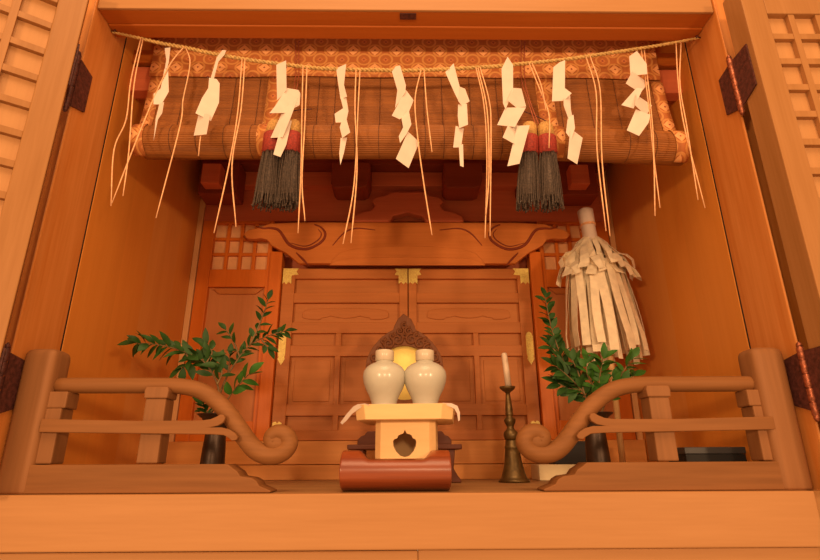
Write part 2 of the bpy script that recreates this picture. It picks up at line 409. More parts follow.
for s in (-1, 1):
    def sx(a, b): return (a, b) if s > 0 else (-b, -a)
    MB().box(*sx(.346, .379), 1.3845, 1.425, .0915, .60).build('post', 'post', SH, .002)
    # side bay: stile, rails, lattice window, panel
    b = MB().box(*sx(.548, .583), 1.398, 1.425, .0915, .70).box(*sx(.3795, .392), 1.398, 1.425, .0915, .70)
    zr1, zr2 = at(230, 270.5, 1.41).z, at(230, 288, 1.41).z
    b.box(*sx(.392, .548), 1.399, 1.424, zr2, zr1).box(*sx(.392, .548), 1.399, 1.424, .0915, .14).box(*sx(.392, .548), 1.399, 1.424, .692, .70)
    bay = b.build('side_bay', 'post', SH, .0015)
    MB().box(*sx(.390, .550), 1.412, 1.42, .13, zr2+.005).build('side_panel', 'side', bay)
    cx = s*.468; zt = zr2-.003
    MB().prism([(cx-.07, zt), (cx+.07, zt), (cx+.05, zt-.016), (cx-.05, zt-.016)], 1.405, 1.413).build('panel_crest', 'shr_x', bay, .001)
    lt = MB(); zl, zh = zr1, .692; cw = .156/4
    for i in range(1, 4): lt.box(*sx(.392+i*cw-.0045, .392+i*cw+.0045), 1.402, 1.412, zl, zh)
    for j in range(1, 3):
        z = zl+(zh-zl)*j/3; lt.box(*sx(.392, .548), 1.403, 1.412, z-.0045, z+.0045)
    lat = lt.build('lattice_window', 'post', bay, .0006)
    MB().box(*sx(.390, .550), 1.4125, 1.418, zl, zh).build('paper_pane', 'pane', lat)
# upper boards and beams
MB().box(-.584, .584, 1.40, 1.44, .7005, .80).build('frieze_board', 'dark', SH, .001)
MB().box(-.584, .584, 1.37, 1.44, .80, .845).build('upper_beam', 'dark', SH, .002)
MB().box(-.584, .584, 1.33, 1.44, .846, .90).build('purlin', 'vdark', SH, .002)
# carved rainbow beam: one outline, noses beyond the posts
YL = 1.366
L = crop([(0, 245), (12, 240), (25, 245), (42, 262), (55, 280), (75, 300), (110, 345), (125, 356)], 270, 150, 3.037)
Lz = xz(L, YL)
nose = [(-.452, .645), (-.440, .657), (-.41, .664), (-.39, .672)]
left = nose[::-1]
top_l = [(-.388, .678), (-.30, .680)]
out = [(-.452, .640), (-.445, .632), (-.425, .630), (-.405, .633), (-.388, .628), (-.375, .612), (-.355, .600), (-.335, .590), (-.31, .570), (-.295, .5575)]
half = [(-.455, .645), (-.442, .658), (-.41, .665), (-.385, .677), (-.30, .681)]
poly = half+[(-x+.006, z) for x, z in half[::-1]]+[(-x+.006, z) for x, z in out]+out[::-1]
bm_ = MB().prism(poly, YL, 1.384); BE = bm_.build('carved_beam', 'carve', SH, .002)
def mirror_tube(pts, r, Y):
    p = smooth_path([(at(a, b, Y).x, Y, at(a, b, Y).z) for a, b in pts], 5)
    q = [Vector((.006-v.x, v.y, v.z)) for v in p]
    k = len(p); rr = [r*(.45+.55*sin(pi*min(1, (i+.5)/k))) for i in range(k)]
    for z_ in (p, q): MB().tube(z_, rr, 6).build('scroll_carving', 'vdark', BE)
C6 = lambda pts: crop(pts, 270, 150, 3.037)
mirror_tube(C6([(-42, 232), (-20, 238), (0, 237), (28, 245), (60, 288), (110, 301), (155, 280), (168, 255), (155, 235), (135, 226)]), .0042, YL)
mirror_tube(C6([(62, 282), (108, 292), (145, 274), (156, 255), (146, 240)]), .002, YL)
mirror_tube(C6([(118, 352), (98, 330), (80, 312)]), .003, YL)
mirror_tube(C6([(190, 290), (225, 252), (262, 238), (320, 243)]), .0025, YL)
def band(pts, y0, y1, name, mat):
    p = xz(C6(pts), YL); n = len(p); q = p+[(.006-x, z) for x, z in p[::-1]]
    MB().prism(q, y0, y1).build(name, mat, BE, .002)
band([(180, 352), (195, 330), (212, 314), (250, 302), (330, 295), (414, 292)], YL-.005, YL, 'brow_moulding', 'carve')
band([(180, 353), (205, 338), (240, 332), (330, 329), (414, 328)], YL-.009, YL-.0051, 'brow_lip', 'carve')
# dark recess between the beam and the doors, frog-leg strut, brackets
KM = [(-.155, .682), (-.15, .70), (-.125, .712), (-.10, .716), (-.088, .732), (-.098, .745), (-.088, .758), (-.06, .764), (-.045, .775)]
kp = KM+[(.008-x, z) for x, z in KM[::-1]]
arch = [(.055, .682), (.045, .70), (.02, .706), (.004, .712), (-.012, .706), (-.037, .70), (-.047, .682)]
MB().prism(KM+[(.008-x, z) for x, z in KM[::-1]]+arch, 1.362, 1.392).build('frog_leg_strut', 'dark', SH, .003)
for cx in (-.152, .158):
    z0 = at(320, 189, 1.30).z
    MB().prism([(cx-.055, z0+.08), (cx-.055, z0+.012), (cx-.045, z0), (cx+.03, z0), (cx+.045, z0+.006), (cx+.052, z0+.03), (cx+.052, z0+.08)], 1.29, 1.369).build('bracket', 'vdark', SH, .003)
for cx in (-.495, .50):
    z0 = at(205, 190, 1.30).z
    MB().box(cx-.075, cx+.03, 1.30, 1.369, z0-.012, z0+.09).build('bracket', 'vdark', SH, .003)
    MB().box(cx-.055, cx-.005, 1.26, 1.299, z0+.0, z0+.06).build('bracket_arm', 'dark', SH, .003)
for s in (-1, 1):
    cx = s*.362
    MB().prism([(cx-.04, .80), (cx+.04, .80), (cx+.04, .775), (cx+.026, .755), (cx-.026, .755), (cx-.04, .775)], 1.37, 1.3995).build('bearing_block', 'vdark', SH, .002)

# ------------------------------------------------------------------ railings
C7 = lambda pts: crop(pts, 0, 340, 2.547)
YR = .845
def railing(s, label):
    fx = (lambda x: x) if s < 0 else (lambda x: -x*1.027-.0114)
    R = thing('altar_railing', label, 'railing', (fx(-.42), YR, 0), 'scroll-ended railings at the front of the altar')
    mp = lambda p: (fx(p[0]), p[1], p[2])
    ncx = -.5725 if s < 0 else -(.567+.0114)/1.027
    pr = [(.0242, .0005), (.0247, .004), (.0248, .12), (.0248, .198), (.0242, .204), (.0222, .2085), (.017, .2115), (.009, .213)]
    MB().lathe(pr, (ncx, YR, 0), 40, 5).map(mp).build('newel_post', 'rail_z', R)
    # base board with an ogee end
    bd = xz(C7([(66, 318), (580, 316), (592, 326), (604, 334), (612, 347), (640, 351), (653, 359), (660, 371), (690, 384), (688, 391)]), .823)
    bd = [(-.553, bd[0][1])]+bd[1:-1]+[(bd[-1][0], .0006), (-.553, .0006)]
    zt = .0405; bd = [(x, min(z, zt)) for x, z in bd]
    MB().prism(bd, .823, .866).map(mp).build('base_board', 'rail', R, .0015)
    # balusters
    b1 = MB().box(-.5500, -.5260, .829, .861, .041, .121).box(-.5500, -.5215, .829, .861, .121, .146)
    b1.map(mp).build('baluster', 'rail_z', R, .002)
    q = xz(C7([(366, 150), (428, 150), (428, 200), (410, 315), (338, 315), (362, 205)]), .829)
    xa, xb = q[5][0]-.002, q[1][0]-.001
    b2 = MB().box(xa+.002, xb-.002, .829, .861, .041, .135)
    b2.prism([(xa, .135), (xb, .135), (xb+.001, .146), (xb-.001, .1525), (xa+.001, .1525), (xa-.001, .146)], .827, .863)
    b2.map(mp).build('baluster', 'rail_z', R, .002)
    # middle rail with a forked end
    mr = xz(crop([(0, 367), (150, 367), (296, 366), (318, 363), (332, 357), (342, 351), (351, 353), (354, 361), (349, 371), (336, 379), (318, 383), (345, 383), (364, 388), (378, 397), (385, 407), (381, 414), (370, 416), (362, 409), (350, 402), (320, 400), (0, 401)], 80, 270, 2.433), .822)
    mr = [(-.548, .1045)]+mr[1:-1]+[(-.548, .0855)]
    MB().prism(mr, .8205, .8285).map(mp).build('middle_rail', 'rail', R, .0015)
    # top rail sweeping down into a scroll
    cl = C7([(150, 116), (300, 116), (420, 116), (470, 119), (510, 129), (548, 152), (580, 185), (606, 222), (628, 254), (650, 279), (676, 292), (704, 292), (727, 280), (737, 260), (726, 241), (706, 237), (692, 248), (695, 262), (706, 266)])
    P = [(at(a, b, YR).x, YR-.0, at(a, b, YR).z) for a, b in cl]
    P[0] = (-.55, YR, P[0][2])
    P = smooth_path(P, 6); k = len(P); rr = []
    for i in range(k):
        u = i/(k-1)*18
        rr.append(.0122 if u < 3 else .0122+.0018*min(1, (u-3)/5) if u < 11 else .0140-.0020*(u-11)/7)
    tb = MB().tube(P, rr, 16)
    c = at(*C7([(706, 262)])[0], YR)
    tb.add(*ball(c, (.0155, .0125, .0155)), smooth=True)
    tb.map(mp).build('top_rail', 'rail', R)
    return R
def ball(c, r, n=12, m=8):
    vs = []; fs = []
    for i in range(m+1):
        ph = pi*i/m
        for j in range(n):
            th = 2*pi*j/n; vs.append((c[0]+r[0]*sin(ph)*cos(th), c[1]+r[1]*sin(ph)*sin(th), c[2]+r[2]*cos(ph)))
    for i in range(m):
        for j in range(n): fs.append([i*n+j, i*n+(j+1) % n, (i+1)*n+(j+1) % n, (i+1)*n+j])
    return vs, fs
railing(-1, 'brown wooden scroll-ended railing at the left, in front of the vase with spreading branches')
railing(1, 'brown wooden scroll-ended railing at the right, beside the brass candlestick')

# ------------------------------------------------------------------ log, offering stand, vases, mirror
LC = -.0205
lg = MB(); nx = 48; prof = []
for j in range(28):
    t = 2*pi*j/28; ct, st = cos(t), sin(t); q = (abs(ct)**2.1+abs(st)**2.1)**(-1/2.1); prof.append((.864+.053*ct*q, .0297+.0292*st*q))
vs = []
for i in range(nx+1):
    x = -.081+.162*i/nx; ax = abs(x)
    h = .0592 if ax > .058 else .0455 if ax < .040 else .0455+.0137*(lambda u: u*u*(3-2*u))((ax-.040)/.018)
    for y, z in prof: vs.append((LC+x, y, min(z, h)))
n = 28
fs = [[i*n+j, i*n+(j+1) % n, (i+1)*n+(j+1) % n, (i+1)*n+j] for i in range(nx) for j in range(n)]+[list(range(n)), list(range(nx*n, nx*n+n))]
lg.add(vs, fs, True); o = lg.build('saddle_log', 'log', None)
bv = o.modifiers.new('bevel', 'BEVEL'); bv.width = .0015; bv.segments = 2; bv.limit_method = 'ANGLE'; bv.angle_limit = radians(50)
for i, p in enumerate(o.data.polygons): p.use_smooth = len(p.vertices) == 4
tag(o, 'red-brown lacquered log with a scooped top, lying at the front centre under the offering stand', 'log')

OC = (-.0020, .905)
ST = thing('offering_stand', 'pale wooden footed offering stand with cut-out hole, standing on the red lacquered log', 'stand', (OC[0], OC[1], .046))
rot = Matrix.Rotation(radians(-6), 3, 'Z')
def octa(h, c): return [(-h+c, -h), (h-c, -h), (h, -h+c), (h, h-c), (h-c, h), (-h+c, h), (-h, h-c), (-h, -h+c)]
def orr(p): v = rot @ Vector((p[0], p[1], 0)); return (OC[0]+v.x, OC[1]+v.y, p[2])
def tri_plate(outer, holes, y0, y1):
    """flat board with a hole, outline in x, z"""
    bm = bmesh.new()
    for ring in [outer]+holes:
        vv = [bm.verts.new((a, y0, b)) for a, b in ring]
        for i in range(len(vv)): bm.edges.new((vv[i], vv[(i+1) % len(vv)]))
    bmesh.ops.triangle_fill(bm, use_beauty=True, edges=bm.edges[:])
    r = bmesh.ops.extrude_face_region(bm, geom=bm.faces[:])
    for e in r['geom']:
        if isinstance(e, bmesh.types.BMVert): e.co.y = y1
    bm.verts.index_update(); vs = [v.co.copy() for v in bm.verts]; fs = [[v.index for v in f.verts] for f in bm.faces]; bm.free()
    return vs, fs
hb, cb = .0475, .0095; zb0, zb1 = .0464, .1027
bx = MB(); oc = octa(hb, cb); th = .003
ic = octa(hb-th, cb-.0012)
hc = xz(crop([(392, 342), (368, 335), (345, 312), (332, 285), (330, 262), (337, 250), (352, 246), (357, 232), (368, 226), (382, 222), (391, 203), (401, 222), (416, 226), (426, 232), (432, 246), (446, 252), (450, 266), (447, 288), (436, 312), (414, 335)], 330, 390, 5.093), .86)
hc = [(x+.0035, z) for x, z in hc]; cxh = sum(p[0] for p in hc)/len(hc)
hc = [(x-cxh, z) for x, z in hc]
v_, f_ = tri_plate([(-hb+cb, zb0), (hb-cb, zb0), (hb-cb, zb1), (-hb+cb, zb1)], [hc], -hb, -hb+th)
for k_ in (0, 1, 3):
    Rk = Matrix.Rotation(k_*pi/2, 3, 'Z'); bx.add([Rk @ v for v in v_], f_)
for i in (1, 3, 4, 5, 7):
    j = (i+1) % 8
    a, b, c, d = oc[i], oc[j], ic[j], ic[i]
    bx.add([(*a, zb0), (*b, zb0), (*c, zb0), (*d, zb0), (*a, zb1), (*b, zb1), (*c, zb1), (*d, zb1)], [(0, 1, 2, 3), (7, 6, 5, 4), (0, 4, 5, 1), (2, 6, 7, 3), (1, 5, 6, 2), (3, 7, 4, 0)])
bx.map(orr).build('pedestal', 'tray', ST)
tr = MB(); ht, ct_ = .0745, .017; zt0, zt1 = .1030, .1258
A = octa(ht, ct_); B = octa(ht+.003, ct_); Ai = octa(ht-.004, ct_-.0015); Bi = octa(ht-.001, ct_-.0015)
vs = [(*p, zt0) for p in A]+[(*p, zt1) for p in B]+[(*p, zt1) for p in Bi]+[(*p, zt0+.004) for p in Ai]
fs = [list(range(7, -1, -1)), list(range(24, 32))]
for r in range(3):
    for j in range(8): k = (j+1) % 8; fs.append([r*8+j, r*8+k, r*8+8+k, r*8+8+j])
tr.add(vs, fs).map(orr).build('tray', 'tray', ST, .0008)
# sheet of white paper over the tray, corners hanging down at both sides
pp = MB()
def drape(sg, pts):
    n_ = len(pts); f = lambda x: -.0792+max(0, abs(x)-.0575)*.9
    vs_ = [(x, f(x), z) for x, z in pts]+[(x, f(x)+.0007, z) for x, z in pts]
    pp.add(vs_, [list(range(n_)), list(range(2*n_-1, n_-1, -1))]+[[k, n_+k, n_+(k+1) % n_, (k+1) % n_] for k in range(n_)])
drape(-1, [(-.050, .1245), (-.058, .1268), (-.072, .1270), (-.080, .1245), (-.094, .1130), (-.105, .1015), (-.101, .0985), (-.093, .1035), (-.082, .1135), (-.070, .1195)])
drape(1, [(.060, .1262), (.074, .1268), (.083, .1235), (.0865, .114), (.086, .102), (.0835, .1005), (.082, .112), (.078, .119), (.068, .1225)])
pp.map(lambda p: orr(p))
pp.box(OC[0]-.06, OC[0]+.06, OC[1]-.06, OC[1]+.06, .1071, .1076)
pp.v[-8:] = [Vector(orr((p.x-OC[0], p.y-OC[1], p.z))) for p in pp.v[-8:]]
tag(pp.build('paper_sheet', 'paper'), 'white paper sheet lining the offering stand tray, corners drooping over its sides', 'paper')
for cx, lab in ((-.042, 'pale glazed lidded sake vase, the left of the pair on the offering stand'), (.0285, 'pale glazed lidded sake vase, the right of the pair on the offering stand')):
    V = thing('sake_vase', lab, 'vase', (cx, .925, .109), 'pale sake vases on the offering stand')
    pr = [(.0215, 0), (.0225, .002), (.0222, .013), (.0212, .023), (.0220, .031), (.0260, .041), (.0318, .052), (.0358, .063), (.0372, .073), (.0360, .082), (.0310, .0895), (.0240, .0945), (.0170, .0975), (.0148, .099), (.0148, .101)]
    MB().lathe(pr, (cx, .925, .1078), 40).build('body', 'vase', V)
    z0 = .1078+.1002
    MB().lathe([(.0150, 0), (.0163, .0012), (.0163, .0165), (.0155, .0185), (.0120, .0195)], (cx, .925, z0), 36).build('lid', 'cap', V)

# mirror in a carved frame on its stand
YM = 1.20
c = at(404.5, 373, YM)
MI = thing('altar_mirror', 'round golden mirror in a carved cloud frame on dark stand, behind the two vases', 'mirror', (c.x, YM, 0))
dr = .0645
MB().lathe([(dr*.98, -.004), (dr, -.002), (dr, .002), (dr*.97, .004)], (0, 0, 0), 48).map(lambda p: (c.x+p.x, YM+p.z, c.z+p.y)).build('mirror_disc', 'gold', MI)
fo = crop([(395, 28), (360, 62), (340, 100), (330, 130), (300, 145), (262, 172), (235, 200), (205, 235), (185, 270), (168, 310), (160, 360)], 340, 310, 6.223)
fp = xz(fo, YM); k = 20
ringo = []
tp = [(x-c.x, z-c.z) for x, z in fp]
low = [(-.082, -.01), (-.078, -.035), (-.066, -.055), (-.045, -.072), (-.02, -.080)]
lft = tp+low
outer = [(c.x+x, c.z+z) for x, z in lft]+[(c.x-x, c.z+z) for x, z in lft[::-1][:-1]]
inner = [(c.x+(dr-.004)*cos(2*pi*i/40), c.z+(dr-.004)*sin(2*pi*i/40)) for i in range(40)]
v_, f_ = tri_plate(outer, [inner], YM-.010, YM-.0045)
FR = MB().add(v_, f_).build('cloud_frame', 'flame', MI, .001)
cv = MB()
def curl(x, z, r, turns, sg, rad):
    pts = []
    for i in range(22):
        u = i/21; a = sg*(2*pi*turns*u)+1.2; q = r*(1-.85*u); pts.append((x+q*cos(a), YM-.0105-.003*u, z+q*sin(a)))
    cv.tube(pts, [rad*(1-.4*i/21) for i in range(22)], 6)
import itertools
for sg in (-1, 1):
    for (dx, dz, r) in ((.016, .075, .014), (.036, .066, .013), (.054, .052, .013), (.068, .034, .012), (.076, .014, .010), (.010, .094, .010), (.028, .083, .008), (.048, .071, .007), (.079, -.006, .008), (.075, -.03, .009)):
        curl(c.x+sg*dx, c.z+dz, r, 1.5, sg, .0032)
curl(c.x, c.z+.107, .008, 1.3, 1, .003); curl(c.x, c.z+.084, .007, 1.3, -1, .003)
cv.build('relief_carving', 'flame', FR)
zs0, zs1, zs2 = at(400, 450, YM).z, at(400, 445, YM).z, at(400, 431.5, YM).z
xl, xr = at(352, 445, YM).x, at(459.5, 445, YM).x
xl = 2*c.x-xr
sd = MB().box(xl, xr, YM-.05, YM+.05, zs0, zs1)
SB = sd.build('stand_top', 'stand', MI, .002)
xa = at(358, 440, YM).x; hw = c.x-xa
cl = [(-1, 0), (-1, .35), (-.93, .62), (-.86, .7), (-.8, .98), (-.6, 1.0), (-.5, .85), (-.35, .9), (-.25, 1.3), (-.1, 1.5)]
cp = [(c.x+hw*a, zs1+.0003+(zs2-zs1)*b) for a, b in cl]+[(c.x-hw*a, zs1+.0003+(zs2-zs1)*b) for a, b in cl[::-1]]
MB().prism(cp, YM-.012, YM+.012).build('cloud_base', 'stand', MI, .0015)
for s in (-1, 1):
    X = lambda a: c.x+s*a
    w0 = xr-c.x-.012
    lgp = [(X(w0-.022), zs0-.0003), (X(w0-.002), zs0-.0003), (X(w0-.004), .045), (X(w0-.006), .028), (X(w0+.002), .014), (X(w0+.009), .006), (X(w0+.009), .0006), (X(w0-.02), .0006), (X(w0-.022), .02)]
    MB().prism(lgp, YM-.045, YM+.045).build('leg', 'stand', MI, .0015)
MB().prism([(c.x-.02, zs1), (c.x+.02, zs1), (c.x+.012, c.z-.06), (c.x-.012, c.z-.06)], YM+.006, YM+.014).build('support', 'stand', MI, .001)

# ------------------------------------------------------------------ candlestick and candle
b = at(514.5, 480, 1.17); kx, ky = b.x-.0005, 1.17
zz = lambda y: at(512, y, ky).z-.0005
KS = thing('candlestick', 'tall dark brass candlestick standing at the right of the offering stand', 'candlestick', (kx, ky, 0))
px = .00229
pf = [(14, 481), (14.2, 480), (13.6, 478.6), (12, 477.4), (11, 474.5), (9.4, 469), (8, 461), (7.2, 453), (6.6, 448), (7.1, 447), (7.1, 445.5), (6.2, 444.5), (5.9, 440), (5.2, 439.3)]
z0 = zz(481); pr = [(r*px, zz(y)-z0+.0007) for r, y in pf]
MB().lathe(pr, (kx, ky, 0), 32).build('base', 'bronze', KS)
sf = [(5.2, 439.2), (6.3, 437), (6.9, 434), (6.3, 431), (4, 428.5), (3.1, 426.5), (3.5, 424.6), (4.8, 422), (5.4, 419.5), (5.1, 417.8), (3, 416.2), (3.3, 414.5), (3.9, 413), (3.3, 411.5), (3.5, 409), (2.9, 402), (2.3, 396), (2.1, 392.2)]
MB().lathe([(r*px, zz(y)-z0+.0007) for r, y in sf], (kx, ky, 0), 28, lean=(-.012, 0)).build('stem', 'bronze', KS)
df = [(2.2, 392), (3, 391), (5, 389.6), (7, 387.8), (7.6, 385.8), (7, 386.2), (4, 388.4), (1.5, 388.8)]
MB().lathe([(r*px, zz(y)-z0+.0007) for r, y in df], (kx, ky, 0), 28, lean=(-.012, 0)).build('drip_pan', 'bronze', KS)
ct0 = at(508.7, 387.8, ky); ct1 = at(504, 353, ky)
CN = MB().tube([ct0, ct0.lerp(ct1, .5), ct0.lerp(ct1, .97), ct1], [.0072, .0068, .0064, .0045], 16).build('candle', 'candle', None)
tag(CN, 'slim pale wax candle leaning slightly left in the brass candlestick', 'candle')

# ------------------------------------------------------------------ flower vases and branches
def leaf(m, p, d, up, ln, wd, curve=.25):
    d = d.normalized(); side = d.cross(up)
    if side.length < .05: side = d.cross(Vector((1, .3, 0)))
    side.normalize(); nrm = side.cross(d).normalized()
    st = [(0, .05), (.15, .55), (.35, .95), (.55, 1), (.75, .72), (.9, .34), (1, .0)]
    vs = []
    for u, k in st:
        cpt = p+d*ln*u-nrm*ln*curve*u*u
        vs += [cpt-side*wd*k/2+nrm*wd*.12*k, cpt, cpt+side*wd*k/2+nrm*wd*.12*k]
    fs = []
    for i in range(len(st)-1):
        for j in (0, 1): fs.append([i*3+j, i*3+j+1, i*3+3+j+1, i*3+3+j])
    m.add(vs, fs, True)
def branch(label, pts, Y, base, group, nl, ln, wd, t0=.25, dy=None, twigs=(), mat='leaf', seed=1):
    rnd = random.Random(seed)
    B = thing('evergreen_branch', label, 'branch', base, group)
    n = len(pts)
    P = [at(a, b_, Y) for a, b_ in pts]
    if dy:
        P = [at(pts[i][0], pts[i][1], Y+dy*i/(n-1)) for i in range(n)]
    P[0] = Vector((P[0].x, Y, P[0].z))
    paths = [(smooth_path(P, 8), nl, t0)]
    for tp, k in twigs: paths.append((smooth_path([at(a, b_, Y+(dy or 0)*.5) for a, b_ in tp], 8), k, .1))
    st = MB(); fo = MB()
    for path, k, s0 in paths:
        m = len(path); st.tube(path, [.0022-.0013*i/(m-1) for i in range(m)], 6)
        for i in range(k):
            u = s0+(1-s0)*(i+.5)/k; q = u*(m-1); i0 = min(int(q), m-2); p = path[i0].lerp(path[i0+1], q-i0)
            tdir = (path[i0+1]-path[i0]).normalized()
            sgn = 1 if i % 2 else -1
            nv = Vector((tdir.z, 0, -tdir.x))*sgn
            d = tdir*rnd.uniform(.5, 1)+nv*rnd.uniform(.35, .9)+Vector((0, rnd.uniform(-.7, .5), rnd.uniform(-.25, .15)))
            up = Vector((rnd.uniform(-.5, .5), rnd.uniform(-1.2, -.2), rnd.uniform(.3, 1)))
            leaf(fo, p, d, up, ln*rnd.uniform(.7, 1.15), wd*rnd.uniform(.75, 1.1), rnd.uniform(.05, .35))
        leaf(fo, path[-1], (path[-1]-path[-3]), Vector((.2, -.8, .6)), ln, wd)
    st.build('stem', 'twig', B); fo.build('foliage', mat, B)
    return B
YV = 1.03
def fvase(x, label):
    V = thing('flower_vase', label, 'vase', (x, YV, 0), 'dark flower vases behind the railings')
    pr = [(.0235, .0006), (.025, .003), (.025, .006), (.022, .010), (.0225, .03), (.0215, .045), (.0205, .066), (.019, .083), (.0185, .098), (.0205, .110), (.028, .120), (.0355, .1255), (.0365, .1275), (.034, .1275), (.024, .121), (.016, .112)]
    MB().lathe(pr, (x, YV, 0), 32).build('body', 'dbronze', V)
    MB().lathe([(.0232, .0), (.0242, .001), (.0242, .003), (.0225, .004)], (x, YV, .034), 32).build('ring', 'dbronze', V)
    return V
vl = at(215, 440, YV).x; vr = at(596, 440, YV).x
fvase(vl, 'dark bronze flared flower vase behind the left railing, holding spreading branches')
fvase(vr, 'dark bronze flared flower vase behind the right railing, holding bushy evergreen')
GL, GR = 'branches in the left vase', 'branches in the right vase'
bl = (vl, YV, .10); br = (vr, YV, .10)
branch('dark leafy evergreen branch arching far left out of the left vase', [(212, 425), (219, 392), (206, 364), (185, 352), (160, 345), (135, 343)], YV, bl, GL, 36, .033, .0145, .30, -.04,
       twigs=[([(206, 364), (212, 352), (205, 345)], 6), ([(185, 352), (190, 362), (182, 368)], 5), ([(217, 385), (222, 372), (218, 362)], 6)], seed=3)
branch('evergreen branch rising from the left vase toward the upper right', [(214, 425), (222, 388), (236, 362), (250, 345), (268, 336), (285, 331)], YV, bl, GL, 24, .026, .0115, .35, .04,
       twigs=[([(250, 345), (258, 328), (264, 312), (268, 300)], 11), ([(240, 358), (233, 340), (226, 330)], 5), ([(262, 340), (268, 348)], 3), ([(228, 375), (230, 355)], 4)], seed=5)
branch('short sprig with large bright leaves at the right of the left vase', [(215, 425), (226, 402), (236, 388), (249, 374)], YV, bl, GL, 8, .034, .018, .45, -.02, mat='leaf2', seed=8)
branch('small leaf tuft in the mouth of the left vase', [(211, 425), (207, 412), (202, 404)], YV, bl, GL, 9, .022, .010, .25, -.02, twigs=[([(211, 412), (216, 405)], 5)], seed=9)
branch('tall narrow evergreen branch standing at the left of the right vase', [(593, 424), (577, 388), (563, 360), (552, 330), (545, 297)], YV, br, GR, 40, .026, .0125, .22, .02,
       twigs=[([(566, 365), (556, 352), (550, 345)], 6)], seed=11)
branch('bushy evergreen sprig leaning left over the scroll of the right railing', [(594, 424), (585, 396), (572, 380), (556, 366)], YV, br, GR, 22, .032, .016, .25, -.02,
       twigs=[([(580, 390), (568, 388), (558, 383)], 8), ([(585, 396), (578, 372), (572, 360)], 8)], mat='leaf', seed=12)
branch('leafy evergreen sprig in the middle of the right vase', [(596, 424), (598, 396), (600, 376), (603, 358)], YV, br, GR, 20, .030, .0145, .25, -.03,
       twigs=[([(598, 392), (588, 376), (586, 362)], 8)], mat='leaf2', seed=14)
branch('leafy evergreen sprig leaning right out of the right vase', [(598, 424), (607, 398), (618, 380), (632, 358)], YV, br, GR, 20, .030, .014, .25, -.01,
       twigs=[([(612, 390), (624, 382), (634, 376)], 7)], mat='leaf2', seed=15)

# ------------------------------------------------------------------ boxes
b0, b1 = at(540, 480, 1.25), at(606, 480, 1.25); zc = at(550, 464.5, 1.25).z
tag(MB().box(b0.x, b1.x, 1.25, 1.33, .0006, zc).build('box', 'cream', None, .001), 'cream cardboard box lying flat behind the right railing scroll, under the black cube', 'box')
d0, d1 = at(555, 460, 1.255), at(603, 460, 1.255); zd = at(590, 441, 1.255).z
tag(MB().box(d0.x, d1.x, 1.255, 1.318, zc+.0006, zd).build('box', 'blackbox', None, .002), 'black cube-shaped box on top of the cream cardboard box', 'box')
e0, e1 = at(685, 450, .93), at(745, 450, .93); ze = at(715, 447, .93).z
gb = thing('lidded_box', 'flat grey-black box behind the right end of the right railing', 'box', ((e0.x+e1.x)/2, .96, 0))
MB().box(e0.x, e1.x, .93, .995, .0006, ze-.011).build('body', 'blackbox', gb, .001)
MB().box(e0.x-.001, e1.x+.001, .929, .996, ze-.0108, ze).build('lid', 'greybox', gb, .001)

# ------------------------------------------------------------------ paper wand
YG = 1.215
pt, pn, pb = at(585, 211, YG), at(590.5, 240, YG), at(610, 354, YG)
GO = thing('paper_wand', 'large wand of long cream paper strips standing behind the right vase', 'wand', (pb.x, YG, 0))
ax = (pt-pn).normalized()
hd = MB(); n = 18
for i in range(1):
    path = [pn-ax*.02, pn, pn.lerp(pt, .5), pn.lerp(pt, .55), pt]
    hd.tube(path, [.0175, .0178, .0172, .0182, .0195], 14)
    hd.tube([pt-ax*.002, pt+ax*.004], [.0165, .014], 12)
hd.build('wrapped_handle', 'paper', GO)
tie = pn.lerp(pt, .5)
q1 = ax.cross(Vector((0, 1, 0))).normalized(); q2 = ax.cross(q1)
tm = MB()
for o_ in (-.0016, .0016):
    tm.tube([tie+ax*o_+(q1*cos(2*pi*i/20)+q2*sin(2*pi*i/20))*.0185 for i in range(21)], .0016, 6)
tm.tube(smooth_path([tie-q2*.0185, tie-q2*.024+q1*.012-ax*.006, tie-q2*.022+q1*.02-ax*.016]), .0012, 5)
tm.build('tie_cord', 'straw', GO)
MB().tube([Vector((pb.x-.002, YG, .028)), pb, pn], .007, 10).build('pole', 'tray', GO)
MB().box(pb.x-.045, pb.x+.045, YG-.03, YG+.03, .0006, .030).build('foot', 'cyp_x', GO, .002)
rnd = random.Random(21)
dn = (pb-pn).normalized()
sq = .62
def ring(c_, r, a): return c_+Vector((cos(a)*r, sin(a)*r*sq, 0))
NL = 34
for i in range(NL):                                  # long lower strips
    a = 2*pi*i/NL+rnd.uniform(-.08, .08); wl = rnd.uniform(.014, .024); r1 = rnd.uniform(.080, .100)
    lc = pn.lerp(pb, .30); drop = rnd.uniform(.94, 1.07)
    tang = Vector((-sin(a), cos(a)*sq, 0)).normalized()
    tw = rnd.uniform(-.5, .5); path = []; wid = []
    inn = .72 if i % 3 else .5
    for k in range(7):
        u = k/6; cc = pn.lerp(pb, .22+(drop-.22)*u)
        r = (.062+(r1-.062)*min(1, u*1.25))*(1 if i % 2 else inn)
        aa = a+tw*.12*sin(2.2*u+i)
        path.append(ring(cc, r, aa)+Vector((.0025*sin(5*u+i*1.7), .002*cos(4*u+i), 0)))
        t2 = (tang+Vector((cos(a), sin(a), 0))*tw*u).normalized(); wid.append(t2*wl)
    MB().strip(path, wid, .0007).build('paper_strip', 'paper2', GO)
NU = 24
